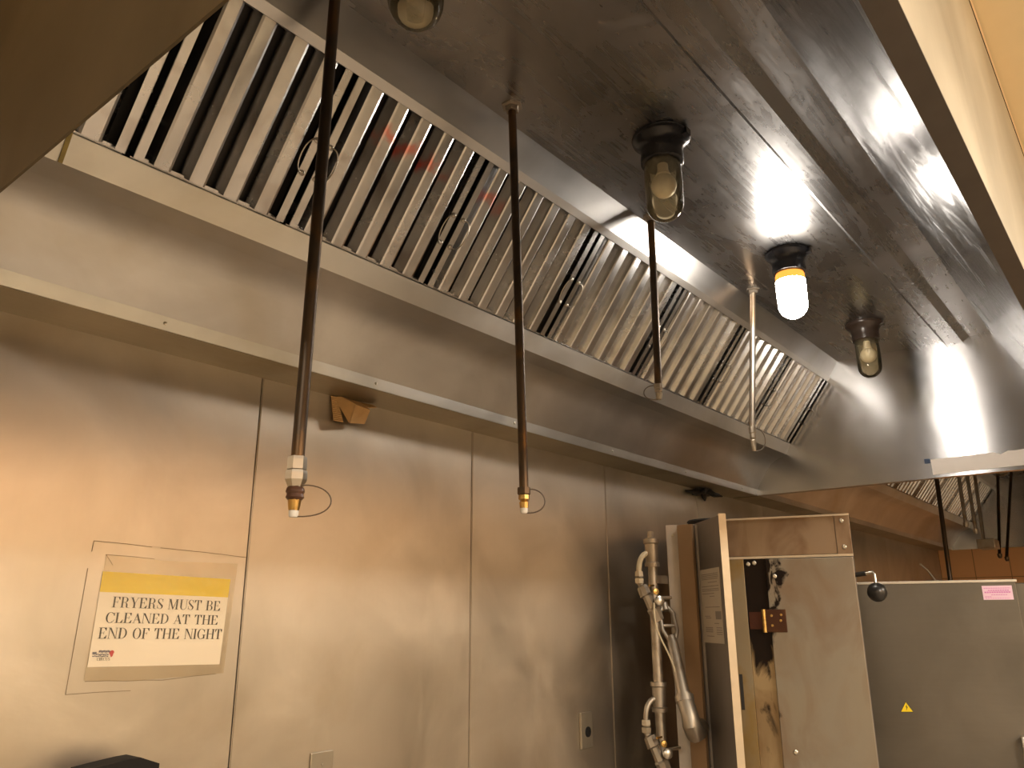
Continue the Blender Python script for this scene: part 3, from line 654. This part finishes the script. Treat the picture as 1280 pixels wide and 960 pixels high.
for z, a, b in ((1.600, .045, .235), (1.594, .045, .235), (1.588, .045, .235), (1.582, .05, .23), (1.570, .12, .22), (1.556, .045, .235), (1.546, .045, .235), (1.540, .045, .235), (1.530, .045, .18), (1.520, .13, .18),
                (1.482, .07, .23), (1.450, .06, .12), (1.444, .07, .13), (1.425, .16, .21), (1.41, .06, .14), (1.405, .06, .14), (1.40, .06, .14), (1.395, .06, .14), (1.41, .18, .24), (1.402, .18, .24), (1.395, .18, .24), (1.388, .18, .24), (1.38, .07, .15)): ln(a, b, z, .0022)
obj('label_print', bm, plain('faded_print', (.20, .17, .14), .6), lb, local=True)
bm = B(); ln(.18, .24, 1.440, .028)
obj('label_panel', bm, plain('faded_panel', (.24, .21, .18), .6), lb, local=True)
# recess at the back corner
obj('corner_strip', box(B(), (-.240, .064, .12), (-.188, .084, 1.80)), plain('pale_strip', (.48, .42, .35), .5, .2), ov, local=True, bevel=.001)
obj('brown_panel', prism_z(B(), [(-.192, .044), (-.132, .020), (-.126, .034), (-.186, .060)], .12, 1.796), M['oven_brown'], ov, local=True)
obj('riveted_strip', prism_z(B(), [PP(-.022, -.014), PP(-.004, -.014), PP(-.004, 0), PP(-.022, 0)], .12, 1.80), plain('strip_metal', (.5, .44, .36), .5, .3), ov, local=True)
for z in (1.775, 1.70, 1.62, 1.56, 1.50, 1.44, 1.30, 1.15): obj('rivet', lathe(B(), [(.004, 0), (.003, .002), (0, .002)], (*PP(-.013, -.014), z), 8, (-.9, -.4, 0)), M['grime_and_shade'], ov, True, local=True)
for z in (1.76, 1.32): obj('screw', lathe(B(), [(.006, 0), (.004, .003), (0, .003)], (-.214, .064, z), 8, (0, -1, 0)), M['nickel'], ov, True, local=True)
# lever with ball knob on its right side
lv = obj('lever', tube(B(), [(.428, .02, 1.590), (.458, .004, 1.592), (.492, -.006, 1.597), (.4965, -.008, 1.590), (.497, -.008, 1.545)], .0055, 10), M['nickel'], ov, True, local=True)
obj('lever_grip', tube(B(), [(.432, .012, 1.590), (.470, 0, 1.594)], .0085, 10), M['black'], lv, True, local=True)
bm = B(); bmesh.ops.create_uvsphere(bm, u_segments=24, v_segments=16, radius=.033, matrix=Matrix.Translation((.498, -.010, 1.529)))
obj('ball_knob', bm, M['black'], lv, True, local=True)
bm = B(); lathe(bm, [(0, 0), (.085, 0), (.09, .006), (.09, .030), (.095, .036), (.09, .042), (0, .042)], (3.12, 1.47, 1.793), 28)
tag(obj('shallow_pan', bm, M['grime_and_shade'], None, True), 'dark shallow pan lying on the oven top behind the header', 'pan')

# ------------------------------------------------------------------ grey cabinet behind
CXY = Vector((3.981, 1.158, 0)); CRZ = math.atan2(.56-1.158, 4.12-3.981)
cb2 = thing('steel_cabinet', 'broad grey steel cabinet with yellow hazard triangle and pink sticker, right of the oven', 'cabinet', CXY, CRZ)
obj('body', box(B(), (-.08, .012, .10), (.70, .62, 1.585)), M['cabinet'], cb2, local=True, bevel=.004)
obj('door_panel', box(B(), (-.07, -.012, .12), (.628, .012, 1.590)), M['cabinet'], cb2, local=True, bevel=.003)
obj('top_edge', box(B(), (-.075, -.016, 1.588), (.634, .03, 1.600)), M['oven_edge2'] if 'oven_edge2' in M else plain('bright_top_edge', (.60, .56, .48), .35, .8), cb2, local=True, bevel=.002)
for x in (-.02, .64):
    for y in (.08, .56): obj('leg', lathe(B(), [(0, 0), (.022, 0), (.02, .1), (0, .1)], (x, y, 0), 12), M['iron'], cb2, True, local=True)
hz = obj('hazard_triangle', prism_z(B(), [(0, 0), (1, 0), (.5, .5)], 0, 1), M['yellow'], cb2, local=True)
me = hz.data; bm = B(); tri = [(.110, 1.044), (.163, 1.046), (.136, 1.088)]
loft(bm, [[(x, h, z) for x, z in tri] for h in (-.0135, -.0121)]); bm.to_mesh(me); bm.free()
bm = B(); loft(bm, [[(x, h, z) for x, z in ((.139, 1.077), (.133, 1.064), (.137, 1.065), (.134, 1.050), (.142, 1.067), (.138, 1.066))] for h in (-.0142, -.0136)])
c0 = Vector((.1363, 1.059))
for a, b in zip(tri, tri[1:]+tri[:1]):
    q = [a, b, tuple(c0+(Vector(b)-c0)*.90), tuple(c0+(Vector(a)-c0)*.90)]
    loft(bm, [[(x, h, z) for x, z in q] for h in (-.0140, -.0136)])
obj('hazard_bolt', bm, M['ink'], hz, local=True)
st = obj('pink_sticker', box(B(), (.499, -.0135, 1.515), (.612, -.0121, 1.574)), plain('pink_label', (.78, .55, .68), .5, var=.05), cb2, local=True)
bm = B()
for z, a, b, hh in ((1.562, .505, .606, .003), (1.552, .52, .600, .0045), (1.543, .506, .606, .0065), (1.534, .53, .59, .003), (1.526, .506, .53, .003), (1.520, .506, .60, .002)):
    x = a
    while x < b: box(bm, (x, -.0141, z), (min(b, x+.007), -.0136, z+hh)); x += .009
obj('sticker_print', bm, M['pink'], st, local=True)
obj('handle', tube(B(), [(.560, .0, .962), (.557, -.05, .962), (.556, -.055, .94), (.556, -.055, .60), (.560, 0, .58)], .011, 12), M['nickel'], cb2, True, local=True)
bm = B(); lathe(bm, [(0, 0), (.058, 0), (.062, .004), (.062, .018), (.056, .018), (.054, .006), (0, .006)], (4.02+.20, 1.02+.03, 1.587), 28)
tag(obj('round_tray', bm, M['base_brown'], None, True), 'small round dark tray on top of the grey cabinet', 'tray')
bm = tube(B(), [(4.40, .90, 1.59), (4.34, .93, 1.66), (4.30, .95, 1.69)], .004, 8)
tag(obj('metal_skewer', bm, M['nickel'], None, True), 'thin pale metal stick leaning up from the grey cabinet top', 'skewer')

# white strip and blue tag stuck on the near hood's far end panel
bm = B(); n = 14
pts_t = [(.795-.40*k/n, 2.152+(.001 if k % 2 else -.001)-(.010 if k in (10,) else 0)) for k in range(n+1)]
loft(bm, [[(X1-h, y, z) for y, z in pts_t]+[(X1-h, .40, 2.082), (X1-h, .793, 2.080)] for h in (.0005, .004)])
tag(obj('white_strip', bm, M['tape_white']), 'long white plastic strip stuck along the bottom of the hood end panel', 'strip')
tag(obj('blue_tag', box(B(), (X1-.004, .798, 2.135), (X1-.0005, .822, 2.157)), M['blue']), 'tiny navy blue tag left of the white strip', 'tag')

# ------------------------------------------------------------------ gas pipe assembly by the oven
gp = thing('gas_pipe', 'vertical galvanised gas pipe with valves rising against wall left of oven', 'pipe', (2.80, 1.57, 0))
gx, gy = 2.795, 1.57
k_ = gy/1.62
obj('riser', tube(B(), [(gx+.0, gy, .0), (gx, gy, 1.735)], .0185, 14), M['iron'], gp, True)
def tee(z, s=1):
    t = obj('tee_fitting', lathe(B(), [(0, -.052), (.029, -.052), (.030, -.038), (.024, -.034), (.026, .034), (.031, .038), (.031, .052), (0, .052)], (gx, gy, z), 16), M['iron'], gp, True)
    return t
t1 = tee(1.688)
obj('top_plug', lathe(B(), [(0, 0), (.024, 0), (.024, .010), (.014, .014), (.013, .038), (0, .038)], (gx, gy, 1.733), 8), M['iron'], gp)
t2 = tee(1.165)
def branch(z):
    p = bez((gx, gy, z), (gx-.030, gy+.018, z+.004), (gx-.052, gy+.030, z-.02), (gx-.052, gy+.030, z-.075), 12)
    obj('bent_branch', tube(B(), p, .0105, 10), M['hose'] if z > 1.5 else M['iron'], gp, True)
    b = (gx-.052, gy+.030, z-.075)
    obj('compression_nut', lathe(B(), [(0, .004), (.017, .004), (.018, -.014), (.012, -.018), (.019, -.022), (.018, -.040), (0, -.040)], b, 6), M['nickel'], gp)
    v = obj('valve_body', tube(B(), [(gx-.052, gy+.030, z-.108), (gx-.051, gy+.024, z-.125), (gx-.050, gy+.020, z-.127), (gx-.046, gy+.008, z-.160), (gx-.045, gy+.004, z-.162), (gx-.036, gy-.012, z-.205), (gx-.034, gy-.014, z-.207), (gx-.016, gy-.026, z-.25)], .018, 8, radii=[.012, .012, .022, .024, .018, .020, .027, .022]), M['iron'], gp)
    obj('valve_knob', lathe(B(), [(0, 0), (.018, 0), (.018, .012), (.010, .018), (0, .018)], (gx-.035, gy-.040, z-.18), 14, (-.6, -.8, 0)), M['nickel'], v, True)
    obj('valve_screw', lathe(B(), [(0, 0), (.012, 0), (.011, .008), (0, .010)], (gx-.050, gy-.036, z-.147), 12, (-.6, -.8, 0)), M['brass'], v, True)
    obj('valve_lever', tube(B(), [(gx-.02, gy-.035, z-.17), (gx+.035, gy-.055, z-.168)], .006, 8), M['nickel'], v, True)
    obj('valve_pin', tube(B(), [(gx-.05, gy-.03, z-.125), (gx-.085, gy-.03, z-.125)], .004, 6), M['brass'], v, True)
branch(1.688); branch(1.160)
# yoke and main arm down to the elbow
yk = B()
T0 = Vector((2.845, 1.545, 1.445)); T1 = Vector((2.775, 1.455, 1.165)); E0 = Vector((2.755, 1.425, 1.095))
ax = (T1-T0).normalized()
sv = Vector((.62, -.78, 0))
for s in (-1, 1): tube(yk, [T0-ax*.045+sv*s*.008, T0-ax*.02+sv*s*.026, T0+ax*.05+sv*s*.027, T0+ax*.085+sv*s*.012], .0085, 10)
tube(yk, [T0-ax*.06, T0-ax*.04, T0-ax*.03], .014, 12)
tube(yk, [T0+ax*.03-sv*.022, T0+ax*.03+sv*.022], .006, 8)
obj('yoke', yk, M['iron'], gp, True)
obj('main_arm', tube(B(), [T0+ax*.07, T0+ax*.10, T1], .020, 16, radii=[.016, .0215, .0225]), M['iron'], gp, True)
eb = obj('elbow', tube(B(), [T1+ax*-.02, T1+ax*.005, T1+ax*.006, E0-ax*.025, E0+Vector((.002, 0, -.012)), E0+Vector((.025, .0, -.042)), E0+Vector((.060, .004, -.040)), E0+Vector((.092, .01, -.022))], .03, 16,
    radii=[.027, .027, .031, .030, .033, .034, .031, .030]), M['iron'], gp, True)
obj('elbow_collar', tube(B(), [T1-ax*.012, T1+ax*.010], .034, 16), M['iron'], eb, True)
obj('thin_tube', tube(B(), [Vector(p) for p in bez((gx-.055, gy-.03, 1.50), (gx-.09, gy-.04, 1.36), (gx-.01, gy-.06, 1.36), (gx-.015, gy-.09, 1.22), 14)]+[Vector((2.775, 1.435, 1.155))], .0035, 8), M['hose'], gp, True)
obj('pipe_strap', box(B(), (gx-.005, gy-.022, 1.573), (gx+.080, gy-.017, 1.604)), M['iron'], gp)

# ------------------------------------------------------------------ fryer below the sign (only its black flue tip shows)
fr = thing('fryer', 'black metal flue top poking up at the bottom left edge below the sign', 'fryer', (.84, 1.45, 0))
obj('cabinet_body', box(B(), (.64, 1.02, .10), (1.04, 1.72, .92)), M['cabinet'], fr, bevel=.004)
bm = B(); prof = [(.766, 1.176), (.800, 1.180), (.850, 1.185), (.872, 1.186), (.913, 1.170), (.913, .92), (.766, .92)]
loft(bm, [[(x, y, z) for x, z in prof] for y in (1.66, 1.72)])
obj('flue', bm, plain('sooty_black_metal', (.012, .010, .009), .75, spec=.2), fr)
for x in (.68, 1.0):
    for y in (1.06, 1.68): obj('leg', lathe(B(), [(0, 0), (.02, 0), (.02, .1), (0, .1)], (x, y, 0), 12), M['iron'], fr, True)
